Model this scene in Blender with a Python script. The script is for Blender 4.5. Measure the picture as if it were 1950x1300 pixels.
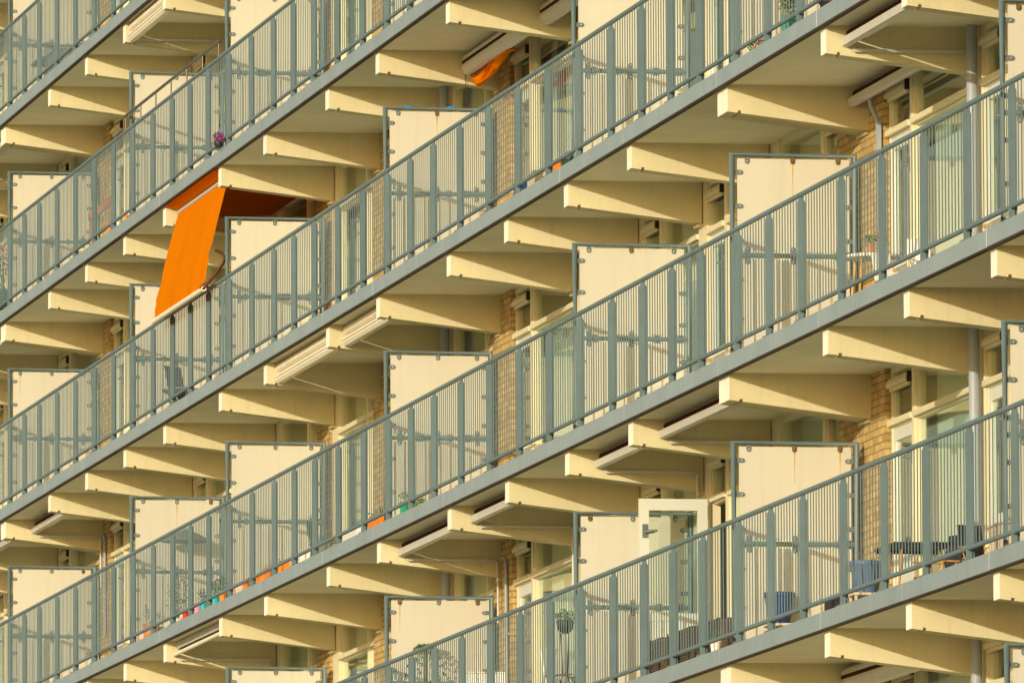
import bpy, math, random
from mathutils import Vector, Matrix
random.seed(7)
for o in list(bpy.data.objects): bpy.data.objects.remove(o)
SC = bpy.context.scene
COL = SC.collection

# ------------------------------------------------------------------ camera
CP = Vector((163.806, -21.739, -21.636)); YAW, PIT, ROL, FPX = 0.1756324, 0.0951775, -0.0040556, 22303.0
_F = Vector((-math.cos(YAW)*math.cos(PIT), math.sin(YAW)*math.cos(PIT), math.sin(PIT)))
_R = Vector((math.sin(YAW), math.cos(YAW), 0)); _U = _R.cross(_F)
_R2 = math.cos(ROL)*_R + math.sin(ROL)*_U; _U2 = -math.sin(ROL)*_R + math.cos(ROL)*_U
cd = bpy.data.cameras.new('camera'); cam = bpy.data.objects.new('camera', cd); COL.objects.link(cam)
cam.matrix_world = Matrix(((_R2.x, _U2.x, -_F.x, CP.x), (_R2.y, _U2.y, -_F.y, CP.y), (_R2.z, _U2.z, -_F.z, CP.z), (0, 0, 0, 1)))
cd.sensor_width = 36; cd.lens = 36*FPX/1950; cd.clip_start = 1; cd.clip_end = 20000
SC.camera = cam
def proj(p):
    d = Vector(p)-CP; z = d.dot(_F)
    return 975+FPX*d.dot(_R2)/z, 650-FPX*d.dot(_U2)/z
def seen(x0, x1, y0, y1, z0, z1, m=25):
    P = [proj((x, y, z)) for x in (x0, x1) for y in (y0, y1) for z in (z0, z1)]
    xs = [p[0] for p in P]; ys = [p[1] for p in P]
    return max(xs) > -m and min(xs) < 1950+m and max(ys) > -m and min(ys) < 1300+m

# ------------------------------------------------------------------ light
SUN = Vector((1.15, -1.0, .30)).normalized()          # towards the sun
EL = math.asin(SUN.z); AZ = math.atan2(SUN.x, SUN.y)
w = bpy.data.worlds.new('World'); SC.world = w; w.use_nodes = True
nt = w.node_tree; nt.nodes.clear()
sky = nt.nodes.new('ShaderNodeTexSky'); sky.sky_type = 'NISHITA'; sky.sun_disc = False
sky.sun_elevation = EL; sky.sun_rotation = AZ; sky.air_density = 1.2; sky.dust_density = 3.0; sky.ozone_density = 1.0
bg = nt.nodes.new('ShaderNodeBackground'); bg.inputs[1].default_value = .15
wo = nt.nodes.new('ShaderNodeOutputWorld'); nt.links.new(sky.outputs[0], bg.inputs[0]); nt.links.new(bg.outputs[0], wo.inputs[0])
sd = bpy.data.lights.new('sun', 'SUN'); sd.energy = 3.4; sd.angle = math.radians(.5); sd.color = (.95, .87, .68)
so = bpy.data.objects.new('sun', sd); COL.objects.link(so); so.rotation_euler = SUN.to_track_quat('Z', 'Y').to_euler(); so.location = (60, -60, 30)
SC.view_settings.view_transform = 'Standard'; SC.view_settings.look = 'None'; SC.view_settings.gamma = 1
SC.view_settings.exposure = .06
try:
    SC.cycles.max_bounces = 8; SC.cycles.diffuse_bounces = 5; SC.cycles.glossy_bounces = 4
    SC.cycles.transparent_max_bounces = 16
except Exception: pass

# ------------------------------------------------------------------ materials
def N(nt, t, **k):
    n = nt.nodes.new(t)
    for a, v in k.items(): setattr(n, a, v)
    return n
def mat_base(name):
    m = bpy.data.materials.new(name); m.use_nodes = True; nt = m.node_tree; nt.nodes.clear()
    out = N(nt, 'ShaderNodeOutputMaterial'); b = N(nt, 'ShaderNodeBsdfPrincipled'); nt.links.new(b.outputs[0], out.inputs[0])
    return m, nt, b, out
def paint(name, c, rough=.6, var=.10, scale=2.0, bump=.15, bscale=60, streak=0.0, spec=.35, dirt=None, dirt_amt=0.0, metal=0.0, ovar=.035):
    m, nt, b, out = mat_base(name); L = nt.links.new
    g = N(nt, 'ShaderNodeNewGeometry')
    n1 = N(nt, 'ShaderNodeTexNoise'); n1.inputs['Scale'].default_value = scale; n1.inputs['Detail'].default_value = 6; n1.inputs['Roughness'].default_value = .65
    L(g.outputs['Position'], n1.inputs['Vector'])
    mp = N(nt, 'ShaderNodeMapping'); mp.inputs['Scale'].default_value = (9, 9, .55); L(g.outputs['Position'], mp.inputs[0])
    n2 = N(nt, 'ShaderNodeTexNoise'); n2.inputs['Scale'].default_value = 1.6; n2.inputs['Detail'].default_value = 4; L(mp.outputs[0], n2.inputs['Vector'])
    hi = tuple(min(1, v*(1+var)) for v in c); lo = tuple(v*(1-var) for v in c)
    mx = N(nt, 'ShaderNodeMix', data_type='RGBA'); mx.inputs[6].default_value = (*lo, 1); mx.inputs[7].default_value = (*hi, 1)
    r = N(nt, 'ShaderNodeMapRange'); r.inputs[1].default_value = .3; r.inputs[2].default_value = .7; L(n1.outputs[0], r.inputs[0]); L(r.outputs[0], mx.inputs[0])
    cur = mx.outputs[2]
    if streak:
        r2 = N(nt, 'ShaderNodeMapRange'); r2.inputs[1].default_value = .52; r2.inputs[2].default_value = .78; r2.inputs[4].default_value = streak; L(n2.outputs[0], r2.inputs[0])
        m2 = N(nt, 'ShaderNodeMix', data_type='RGBA'); L(r2.outputs[0], m2.inputs[0]); L(cur, m2.inputs[6]); m2.inputs[7].default_value = (*[v*.62 for v in c], 1); cur = m2.outputs[2]
    if dirt:
        n3 = N(nt, 'ShaderNodeTexNoise'); n3.inputs['Scale'].default_value = 7; n3.inputs['Detail'].default_value = 9; n3.inputs['Roughness'].default_value = .7; L(g.outputs['Position'], n3.inputs['Vector'])
        r3 = N(nt, 'ShaderNodeMapRange'); r3.inputs[1].default_value = .60; r3.inputs[2].default_value = .75; r3.inputs[4].default_value = dirt_amt; L(n3.outputs[0], r3.inputs[0])
        m3 = N(nt, 'ShaderNodeMix', data_type='RGBA'); L(r3.outputs[0], m3.inputs[0]); L(cur, m3.inputs[6]); m3.inputs[7].default_value = (*dirt, 1); cur = m3.outputs[2]
    oi = N(nt, 'ShaderNodeObjectInfo'); hv = N(nt, 'ShaderNodeHueSaturation'); rr = N(nt, 'ShaderNodeMapRange'); rr.inputs[3].default_value = 1-ovar; rr.inputs[4].default_value = 1+ovar
    L(oi.outputs['Random'], rr.inputs[0]); L(rr.outputs[0], hv.inputs['Value']); L(cur, hv.inputs['Color']); cur = hv.outputs[0]
    L(cur, b.inputs['Base Color'])
    b.inputs['Roughness'].default_value = rough; b.inputs['Specular IOR Level'].default_value = spec; b.inputs['Metallic'].default_value = metal
    if bump:
        n4 = N(nt, 'ShaderNodeTexNoise'); n4.inputs['Scale'].default_value = bscale; n4.inputs['Detail'].default_value = 3; L(g.outputs['Position'], n4.inputs['Vector'])
        bm = N(nt, 'ShaderNodeBump'); bm.inputs['Strength'].default_value = bump; bm.inputs['Distance'].default_value = .01; L(n4.outputs[0], bm.inputs['Height']); L(bm.outputs[0], b.inputs['Normal'])
    return m
def brick_mat():
    m, nt, b, out = mat_base('yellow_brick'); L = nt.links.new
    g = N(nt, 'ShaderNodeNewGeometry'); s = N(nt, 'ShaderNodeSeparateXYZ'); L(g.outputs['Position'], s.inputs[0])
    a = N(nt, 'ShaderNodeMath', operation='ADD'); L(s.outputs[0], a.inputs[0]); L(s.outputs[1], a.inputs[1])
    c = N(nt, 'ShaderNodeCombineXYZ'); L(a.outputs[0], c.inputs[0]); L(s.outputs[2], c.inputs[1])
    br = N(nt, 'ShaderNodeTexBrick'); L(c.outputs[0], br.inputs[0]); br.inputs['Scale'].default_value = 1
    br.inputs['Brick Width'].default_value = .22; br.inputs['Row Height'].default_value = .073; br.inputs['Mortar Size'].default_value = .009; br.inputs['Mortar Smooth'].default_value = .2
    br.inputs['Color1'].default_value = (.62, .43, .155, 1); br.inputs['Color2'].default_value = (.42, .275, .09, 1); br.inputs['Mortar'].default_value = (.31, .225, .12, 1); br.inputs['Bias'].default_value = -.1
    n = N(nt, 'ShaderNodeTexNoise'); n.inputs['Scale'].default_value = 9; n.inputs['Detail'].default_value = 6; L(g.outputs['Position'], n.inputs['Vector'])
    r = N(nt, 'ShaderNodeMapRange'); r.inputs[1].default_value = .3; r.inputs[2].default_value = .75; r.inputs[3].default_value = .75; r.inputs[4].default_value = 1.15; L(n.outputs[0], r.inputs[0])
    mm = N(nt, 'ShaderNodeMix', data_type='RGBA', blend_type='MULTIPLY'); mm.inputs[0].default_value = 1; L(br.outputs[0], mm.inputs[6]); L(r.outputs[0], mm.inputs[7]); L(mm.outputs[2], b.inputs['Base Color'])
    b.inputs['Roughness'].default_value = .9
    bm = N(nt, 'ShaderNodeBump'); bm.invert = True; bm.inputs['Strength'].default_value = .9; bm.inputs['Distance'].default_value = .012; L(br.outputs[1], bm.inputs['Height']); L(bm.outputs[0], b.inputs['Normal'])
    return m
def glass_mat():
    m = bpy.data.materials.new('window_glass'); m.use_nodes = True; nt = m.node_tree; nt.nodes.clear(); L = nt.links.new
    out = N(nt, 'ShaderNodeOutputMaterial'); mx = N(nt, 'ShaderNodeMixShader'); t = N(nt, 'ShaderNodeBsdfTransparent'); t.inputs[0].default_value = (.90, .95, .92, 1)
    gl = N(nt, 'ShaderNodeBsdfGlossy'); gl.inputs['Roughness'].default_value = .0; gl.inputs[0].default_value = (.93, .97, .95, 1)
    f = N(nt, 'ShaderNodeFresnel'); f.inputs[0].default_value = 1.7
    g = N(nt, 'ShaderNodeNewGeometry'); ir = N(nt, 'ShaderNodeMapRange'); ir.inputs[3].default_value = 1.48; ir.inputs[4].default_value = 1/1.48      # same reflectance from both faces
    L(g.outputs['Backfacing'], ir.inputs[0]); L(ir.outputs[0], f.inputs[0])
    L(f.outputs[0], mx.inputs[0]); L(t.outputs[0], mx.inputs[1]); L(gl.outputs[0], mx.inputs[2]); L(mx.outputs[0], out.inputs[0])
    return m
def fabric(name, c, trans=.35, rough=.8):
    m = bpy.data.materials.new(name); m.use_nodes = True; nt = m.node_tree; nt.nodes.clear(); L = nt.links.new
    out = N(nt, 'ShaderNodeOutputMaterial'); mx = N(nt, 'ShaderNodeMixShader'); mx.inputs[0].default_value = trans
    d = N(nt, 'ShaderNodeBsdfDiffuse'); t = N(nt, 'ShaderNodeBsdfTranslucent')
    g = N(nt, 'ShaderNodeNewGeometry'); n = N(nt, 'ShaderNodeTexNoise'); n.inputs['Scale'].default_value = 3; n.inputs['Detail'].default_value = 5; L(g.outputs['Position'], n.inputs['Vector'])
    cm = N(nt, 'ShaderNodeMix', data_type='RGBA'); cm.inputs[6].default_value = (*[v*.9 for v in c], 1); cm.inputs[7].default_value = (*[min(1, v*1.06) for v in c], 1); L(n.outputs[0], cm.inputs[0])
    L(cm.outputs[2], d.inputs[0]); L(cm.outputs[2], t.inputs[0]); L(d.outputs[0], mx.inputs[1]); L(t.outputs[0], mx.inputs[2]); L(mx.outputs[0], out.inputs[0])
    return m
M = dict(
    beam=paint('cream_beam_paint', (.60, .538, .335), .75, .07, 1.6, .25, 45, .20, .2, (.44, .34, .18), .34),
    nose=paint('white_beam_nose_paint', (.88, .84, .72), .7, .05, 3, .25, 40, .12, .2, (.5, .42, .28), .35),
    soffit=paint('soffit_paint', (.74, .70, .54), .85, .09, .9, .2, 30, .08, .15, (.40, .35, .24), .38),
    fascia=paint('grey_fascia_paint', (.262, .322, .352), .55, .09, 1.3, .1, 30, .42, .35, (.46, .46, .43), .38),
    drip=paint('brown_drip_edge', (.045, .03, .016), .8, .2, 5),
    seam=paint('pale_joint_filler', (.75, .70, .58), .8, .1, 5),
    rail=paint('grey_green_rail_paint', (.125, .182, .200), .42, .10, 4, .05, 80, .22, .45, (.20, .17, .12), .25),
    bolt=paint('galvanised_bolt', (.62, .60, .55), .35, .1, 9, 0, 1, 0, .6, None, 0, .6),
    bracket=paint('grey_bracket_metal', (.13, .16, .16), .45, .1, 9, 0, 1, 0, .5),
    rust=paint('rusty_bracket_metal', (.15, .095, .045), .7, .4, 30, .2, 90, 0, .3),
    ruststain=paint('rust_run_stain', (.56, .36, .10), .7, .25, 12, 0, 1, 0, .2),
    panel=paint('cream_panel', (.572, .548, .455), .5, .035, .8, .04, 30, .16, .3, (.47, .40, .26), .22),
    panel_edge=paint('panel_edge_brown', (.35, .28, .2), .7),
    brick=brick_mat(), glass=glass_mat(),
    frame=paint('cream_frame_paint', (.71, .635, .43), .5, .04, 2, .05, 60, .08, .35),
    white=paint('white_door_paint', (.64, .66, .59), .4, .02, 2, .03, 60, .05, .45),
    pipe=paint('grey_downpipe', (.33, .36, .40), .45, .05, 2, .03, 60, .1, .4),
    interior=paint('interior_plaster', (.62, .60, .50), .9, .1, 1),
    floor=paint('balcony_floor_screed', (.36, .33, .27), .85, .12, 2),
    dark=paint('dark_recess', (.03, .028, .022), .9),
    alu=paint('awning_aluminium', (.55, .53, .49), .45, .05, 3, .04, 60, .2, .4, (.4, .36, .3), .2),
    ivory=paint('ivory_awning_metal', (.82, .75, .60), .5, .05, 3, .05, 60, .2, .35),
    redroll=fabric('brown_red_roll_fabric', (.075, .032, .022), .1),
    orange=fabric('orange_awning_fabric', (.84, .235, .003), .28), orange_shade=fabric('orange_fabric_painted_shade', (.27, .075, .008), .03),  # ceiling cloth is the same orange fabric, its shade painted in as dark brown
    curtain=fabric('pale_curtain', (.88, .87, .76), .15),
    curtain2=fabric('greenish_curtain', (.70, .76, .66), .15),
    curtain3=fabric('beige_curtain', (.80, .72, .55), .15),
    ground=paint('ground_paving', (.56, .51, .30), .95, .25, .08, 0),
    blue=paint('blue_glazed_pot', (.02, .055, .20), .3, .1, 4, 0, 1, 0, .5),
    lightblue=paint('light_blue_plastic', (.10, .16, .30), .4, .08, 4),
    orangepot=paint('orange_plastic', (.85, .24, .02), .5, .08, 4),
    terra=paint('terracotta', (.62, .25, .10), .85, .15, 6),
    turq2=paint('teal_glazed_pot', (.06, .26, .24), .4, .1, 4), turq=paint('turquoise_plastic', (.02, .48, .52), .4, .05, 4),
    green=paint('green_plastic', (.01, .34, .20), .4, .05, 4),
    pink=paint('pink_plastic', (.80, .28, .42), .5), red=paint('red_plastic', (.75, .01, .01), .4),
    black=paint('black_plastic', (.025, .028, .033), .5, .1, 5), leaf=paint('leaf_green', (.05, .12, .02), .6, .4, 30, 0),
    leafl=paint('bright_leaf_green', (.16, .28, .03), .6, .3, 30, 0), magenta=paint('magenta_petal', (.62, .05, .30), .7, .3, 40, 0),
    purple=paint('purple_petal', (.16, .04, .19), .7, .3, 40, 0), soil=paint('dark_soil', (.03, .02, .012), .95, .3, 20),
    wood=paint('teak_wood', (.50, .24, .06), .6, .2, 12), yellowwood=paint('yellow_wood', (.78, .42, .06), .5, .12, 10),
    wicker=paint('brown_wicker', (.115, .085, .055), .8, .5, 90, .6, 120), whitep=paint('white_plastic', (.84, .82, .76), .45, .03, 3),
    tape=paint('blue_tape', (.01, .22, .62), .5, .05, 9), grey=paint('grey_laundry_cloth', (.17, .20, .21), .8, .15, 6),
    steel=paint('stainless_tube', (.11, .09, .075), .3, .08, 8, 0, 1, 0, .6, None, 0, .7), brown=paint('dark_brown_arm', (.10, .035, .012), .5),
    darkgreen=paint('dark_green_plastic', (.02, .07, .05), .5), sand=paint('sand_pot', (.6, .5, .36), .8, .15, 8),
)

# ------------------------------------------------------------------ mesh builder
class MB:
    def __init__(s): s.v = []; s.f = []; s.m = []; s.sm = []; s.mats = []
    def mi(s, m):
        if m not in s.mats: s.mats.append(m)
        return s.mats.index(m)
    def face(s, idx, m, smooth=False): s.f.append(idx); s.m.append(s.mi(m)); s.sm.append(smooth)
    def box(s, x0, x1, y0, y1, z0, z1, m):
        b = len(s.v); s.v += [(x, y, z) for z in (z0, z1) for y in (y0, y1) for x in (x0, x1)]
        for q in ((0, 2, 3, 1), (4, 5, 7, 6), (0, 1, 5, 4), (2, 6, 7, 3), (0, 4, 6, 2), (1, 3, 7, 5)): s.face([b+i for i in q], m)
        return s
    def obox(s, c, ax, ay, az, m):      # oriented box: centre and three half vectors
        b = len(s.v); c = Vector(c); ax, ay, az = Vector(ax), Vector(ay), Vector(az)
        s.v += [tuple(c+ax*i+ay*j+az*k) for k in (-1, 1) for j in (-1, 1) for i in (-1, 1)]
        for q in ((0, 2, 3, 1), (4, 5, 7, 6), (0, 1, 5, 4), (2, 6, 7, 3), (0, 4, 6, 2), (1, 3, 7, 5)): s.face([b+i for i in q], m)
        return s
    def prism(s, prof, ax, a0, a1, m, mend=None):   # profile pts in the plane across axis ax ('x': (y,z), 'y': (x,z))
        b = len(s.v); n = len(prof)
        for a in (a0, a1):
            for p, q in prof: s.v.append((a, p, q) if ax == 'x' else ((p, a, q) if ax == 'y' else (p, q, a)))
        for i in range(n):
            j = (i+1) % n; s.face([b+i, b+j, b+n+j, b+n+i], m)
        s.face([b+i for i in range(n)][::-1], mend or m); s.face([b+n+i for i in range(n)], mend or m)
        return s
    def tube(s, pts, r, m, n=10, cap=True):
        pts = [Vector(p) for p in pts]; rings = []
        rr = r if isinstance(r, (list, tuple)) else [r]*len(pts)
        for i, p in enumerate(pts):
            d = (pts[min(i+1, len(pts)-1)]-pts[max(i-1, 0)]).normalized()
            if 0 < i < len(pts)-1:
                d1 = (pts[i]-pts[i-1]).normalized(); d2 = (pts[i+1]-pts[i]).normalized(); k = 1/max(.5, math.cos(d1.angle(d2)/2))
            else: k = 1
            up = Vector((0, 0, 1)) if abs(d.z) < .9 else Vector((1, 0, 0))
            a = d.cross(up).normalized(); c = a.cross(d).normalized(); b = len(s.v); rings.append(b)
            for t in range(n):
                an = 2*math.pi*t/n; s.v.append(tuple(p+(a*math.cos(an)+c*math.sin(an))*rr[i]*(k if 0 < i < len(pts)-1 else 1)))
        for i in range(len(pts)-1):
            for t in range(n):
                u = (t+1) % n; s.face([rings[i]+t, rings[i]+u, rings[i+1]+u, rings[i+1]+t], m, True)
        if cap:
            for ri, rv in ((0, True), (-1, False)):
                b = len(s.v); s.v += [s.v[rings[ri]+t] for t in range(n)]; q = [b+t for t in range(n)]; s.face(q[::-1] if rv else q, m)
        return s
    def lathe(s, cx, cy, prof, m, n=20, sx=1, sy=1):
        rings = []
        for r, z in prof:
            rings.append(len(s.v))
            for t in range(n): a = 2*math.pi*t/n; s.v.append((cx+sx*r*math.cos(a), cy+sy*r*math.sin(a), z))
        for i in range(len(prof)-1):
            for t in range(n):
                u = (t+1) % n; s.face([rings[i]+t, rings[i]+u, rings[i+1]+u, rings[i+1]+t], m, True)
        for ri, rv in ((0, True), (-1, False)):
            b = len(s.v); s.v += [s.v[rings[ri]+t] for t in range(n)]; q = [b+t for t in range(n)]; s.face(q[::-1] if rv else q, m)
        return s
    def sheet(s, grid, m, th=None):     # grid of points -> smooth surface
        b = len(s.v); R = len(grid); Cn = len(grid[0])
        for row in grid: s.v += [tuple(p) for p in row]
        for i in range(R-1):
            for j in range(Cn-1): s.face([b+i*Cn+j, b+i*Cn+j+1, b+(i+1)*Cn+j+1, b+(i+1)*Cn+j], m, True)
        return s
    def leaves(s, c, rad, n, size, mats, seed=0, flat=1.0):
        rd = random.Random(seed)
        for _ in range(n):
            while True:
                p = Vector((rd.uniform(-1, 1), rd.uniform(-1, 1), rd.uniform(-1, 1)))
                if p.length < 1: break
            p = Vector((p.x*rad[0], p.y*rad[1], p.z*rad[2]))+Vector(c)
            a = Vector((rd.gauss(0, 1), rd.gauss(0, 1), rd.gauss(0, 1)*flat)).normalized(); b_ = a.orthogonal().normalized()
            z = size*rd.uniform(.6, 1.4); b = len(s.v)
            s.v += [tuple(p-a*z), tuple(p+b_*z*.45), tuple(p+a*z), tuple(p-b_*z*.45)]
            s.face([b, b+1, b+2, b+3], rd.choice(mats))
        return s
    def mesh(s, name):
        me = bpy.data.meshes.new(name); me.from_pydata(s.v, [], s.f)
        for m in s.mats: me.materials.append(m)
        me.polygons.foreach_set('material_index', s.m); me.polygons.foreach_set('use_smooth', s.sm); me.update()
        return me
    def build(s, name, parent=None, bevel=0, loc=None):
        return link(name, s.mesh(name), parent, bevel, loc)
def link(name, me, parent=None, bevel=0, loc=None):
    o = bpy.data.objects.new(name, me); COL.objects.link(o)
    if loc: o.location = loc
    if parent: o.parent = parent
    if bevel:
        b = o.modifiers.new('bevel', 'BEVEL'); b.width = bevel; b.segments = 2; b.limit_method = 'ANGLE'
    return o
def empty(name, loc, label=None, cat=None, group=None):
    o = bpy.data.objects.new(name, None); COL.objects.link(o); o.location = loc; o.empty_display_size = .2
    return tag(o, label, cat, group)
def tag(o, label=None, cat=None, group=None, kind=None):
    if label: o['label'] = label
    if cat: o['category'] = cat
    if group: o['group'] = group
    if kind: o['kind'] = kind
    return o
ORD = ['zeroth', 'first', 'second', 'third', 'fourth', 'fifth', 'sixth', 'seventh', 'eighth', 'ninth', 'tenth']
ROW = {0: 'uppermost', 1: 'top', 2: 'second', 3: 'third', 4: 'fourth', 5: 'fifth', 6: 'sixth'}

# ------------------------------------------------------------------ building grid
H = 2.8; B = 1.395
XB = [0, 4.818, 8.486, 12.102, 15.704, 20.456, 24.091, 28.849, 32.464, 37.226, 40.865, 44.452, 48.025, 52.938, 57.820, 61.447, 65.093]
X = {i: x for i, x in enumerate(XB)}
X.update({-1: -4.8, -2: -8.4, -3: -12.0, -4: -15.6, 17: 68.7, 18: 73.5, 19: 77.1})
DBL = (0, 13)
LONG = (0, 4, 6, 8, 12, 13, -1, 17)
SCR = [0, 3, 5, 8, 11, 13, 16]
def bl(i): return X[i]-(.13 if i in DBL else 0)      # left / right face of beam i
def brr(i): return X[i]+(.37 if i in DBL else .24)
def Z(k): return -k*H
FT = .14                                                   # floor top above soffit of the same slab

XL, XR = -17.0, 78.0
g = MB().box(-3000, 3000, -3000, 3000, -24.0, -23.5, M['ground']).build('ground'); tag(g, kind='structure')

house = empty('apartment_building', (30, 2, -23.5), 'long cream apartment block with stacked balconies, tapered concrete beams and yellow brick piers', 'building')
def hp(name, mb, bevel=0): 
    o = mb.build(name, None, bevel); o.parent = house; o.matrix_parent_inverse = Matrix.Translation((-30, -2, 23.5)); return o
def hlink(name, me, loc, par=None):
    o = bpy.data.objects.new(name, me); COL.objects.link(o)
    if par is None: o.parent = house; o.matrix_parent_inverse = Matrix.Translation((-30, -2, 23.5)); o.location = loc
    else: o.parent = par
    return o
DEEP = B+4.2
for k in range(-1, 8):
    s = MB(); s.box(XL, XR, -.045, DEEP, Z(k), Z(k)+.12, M['soffit']); s.box(XL, XR, -.045, DEEP, Z(k)+.1205, Z(k)+FT, M['floor'])
    sl = hp('balcony_slab', s)
    f = MB(); cuts = [XL]+[X[i]+.12 for i in range(-3, 19)]+[XR]
    for a, b in zip(cuts[:-1], cuts[1:]):
        dj = random.uniform(-.003, .003); f.box(a+.009, b-.009, -.068+dj*.6, -.0455, Z(k)-.006+dj, Z(k)+.15+dj, M['fascia'])
    f.box(XL, XR, -.0655, -.0457, Z(k)-.004, Z(k)+.148, M['seam'])
    f.box(XL, XR, -.064, -.012, Z(k)-.022, Z(k)-.0065, M['drip'])
    fo = f.build('fascia', sl)
# lower storeys, back wall and end walls of the block
hp('wall', MB().box(XL, XR, DEEP, DEEP+.2, -23.4, 6, M['interior']))
hp('wall', MB().box(XL, XR, B+.2, B+.35, -23.4, Z(7)-.001, M['brick']))
for x in (XL-.25, XR+.05): hp('wall', MB().box(x, x+.2, -.1, DEEP, -23.4, 6, M['brick']))
for i in SCR:
    for k in range(0, 7): 
        if seen(X[i]-1, X[i]+1, B, B+3, Z(k), Z(k)+H): hp('party_wall', MB().box(X[i]+.02, X[i]+.2, B+.16, DEEP-.002, Z(k)+FT+.001, Z(k-1)-.001, M['interior']))

# beams -----------------------------------------------------------------
def beam_mesh(x0, x1, double):
    s = MB(); e = B+.02; zr = -.425
    def zb(y): return -.262-(.425-.262)*y/B
    prof = [(0, .02), (0, zb(0)), (.10, zb(.10)), (.10, zb(.1)+.024), (.135, zb(.135)+.024), (.135, zb(.135)), (e, zb(e)), (e, .02)]
    def one(a, b):
        s.prism(prof, 'x', a, b, M['beam'])
        s.box(a+.002, b-.002, -.004, -.0005, zb(0)+.002, -.012, M['nose'])
    if double: one(x0, (x0+x1)/2-.012); one((x0+x1)/2+.012, x1)
    else: one(x0, x1)
    s.box(x0+.01, x1-.01, B-.03, B+.05, zr-.035, zr-.004, M['beam'])
    return s.mesh('beam')
BM1 = beam_mesh(0, .24, False); BM2 = beam_mesh(-.13, .37, True)
for k in range(0, 6):
    for i in range(-2, 18):
        if seen(X[i], X[i]+.3, 0, B, Z(k)-.4, Z(k), 60):
            o = hlink('beam', BM2 if i in DBL else BM1, (X[i], 0, Z(k)))
            b = o.modifiers.new('bevel', 'BEVEL'); b.width = .006; b.segments = 1; b.limit_method = 'ANGLE'

# facade units ------------------------------------------------------------
HW = H-FT                      # clear storey height
TB = HW-.515                    # top of the transom bar
cache = {}
def unit_meshes(kind, w, seed=0):
    key = (kind, round(w, 2))
    if key in cache: return cache[key]
    F = M['frame']; s = MB(); y0, y1 = B+.05, B+.13; j = .055
    s.box(0, j, y0, y1, .002, HW-.002, F); s.box(w-j, w, y0, y1, .002, HW-.002, F)
    s.box(j, w-j, y0+.002, y1, HW-.06, HW-.002, F)
    s.box(0-.0, w, y0-.045, y0-.001, TB-.055, TB, F); s.box(j, w-j, y0+.004, y1, TB-.075, TB-.01, F)
    s.box(j, w-j, y0+.002, y1, .002, .13, F)
    if kind == 'wide': s.box(.0, w, y0-.05, y0-.001, .13, .17, F)
    panes = [(j, w-j, TB-.01, HW-.06)]; extra = []
    if kind == 'wide': panes.append((j, w-j, .13, TB-.075))
    if kind == 'small':
        s.box(j, w-j, y0+.01, y1-.01, .13, .85, F); panes.append((j, w-j, .85, TB-.075))
    frame = s.mesh('window' if kind != 'door' else 'balcony_door')
    pm = []
    for a, b, c, d in panes: pm.append(MB().box(a, b, B+.085, B+.093, c, d, M['glass']).mesh('pane'))
    leaf = None
    if kind in ('door', 'small'):
        vb = MB(); vb.prism([(B-.005, TB+.31), (B-.012, TB+.345), (B+.015, TB+.395), (B+.049, TB+.395), (B+.049, TB+.31)], 'x', .03, w-.10, F)
        vb.box(.06, w-.12, B+.02, B+.049, TB+.275, TB+.309, F); vb.box(w-.095, w-.06, B+.0, B+.049, TB+.30, TB+.40, M['dark'])
        extra.append(('vent_box', vb.mesh('vent_box')))
    if kind == 'door': leaf = leaf_mesh(w-2*j)
    cache[key] = (frame, pm, extra, leaf); return cache[key]
def leaf_mesh(w):                # a door leaf lying in x, hinge side at x=0
    s = MB(); W = M['white']; t = .055; h = TB-.08
    s.box(0, .10, 0, t, .135, h, W); s.box(w-.10, w, 0, t, .135, h, W); s.box(.10, w-.10, .001, t-.001, h-.12, h, W)
    s.box(.10, w-.10, .001, t-.001, .135, .33, W); s.box(.10, w-.10, .012, t-.012, .33, .80, W); s.box(.10, w-.10, .001, t-.001, .80, .88, W)
    s.box(.10, w-.10, .02, .028, .88, h-.12, M['glass'])
    s.box(w-.085, w-.03, -.016, -.001, 1.66, 1.80, M['bracket']); s.box(w-.085, w-.03, t+.001, t+.012, 1.66, 1.80, M['bracket'])
    s.tube([(w-.052, -.01, 1.72), (w-.052, -.06, 1.72), (w-.18, -.06, 1.73)], .012, M['bracket'], 8)
    s.tube([(w-.052, t+.01, 1.72), (w-.052, t+.06, 1.72), (w-.18, t+.06, 1.73)], .012, M['bracket'], 8)
    return s.mesh('leaf')
def curtain_mesh(w, z0, z1, m, seed):
    rd = random.Random(seed); s = MB(); n = max(8, int(w/.02)); ph = rd.uniform(0, 6)
    row = [(w*i/n, .004*math.sin(i*.55+ph)+.006*math.sin(i*.13)) for i in range(n+1)]
    s.sheet([[(x, y, z0) for x, y in row], [(x, y, (z0+z1)/2) for x, y in row], [(x, y, z1) for x, y in row]], m)
    return s.mesh('curtain')
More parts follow.
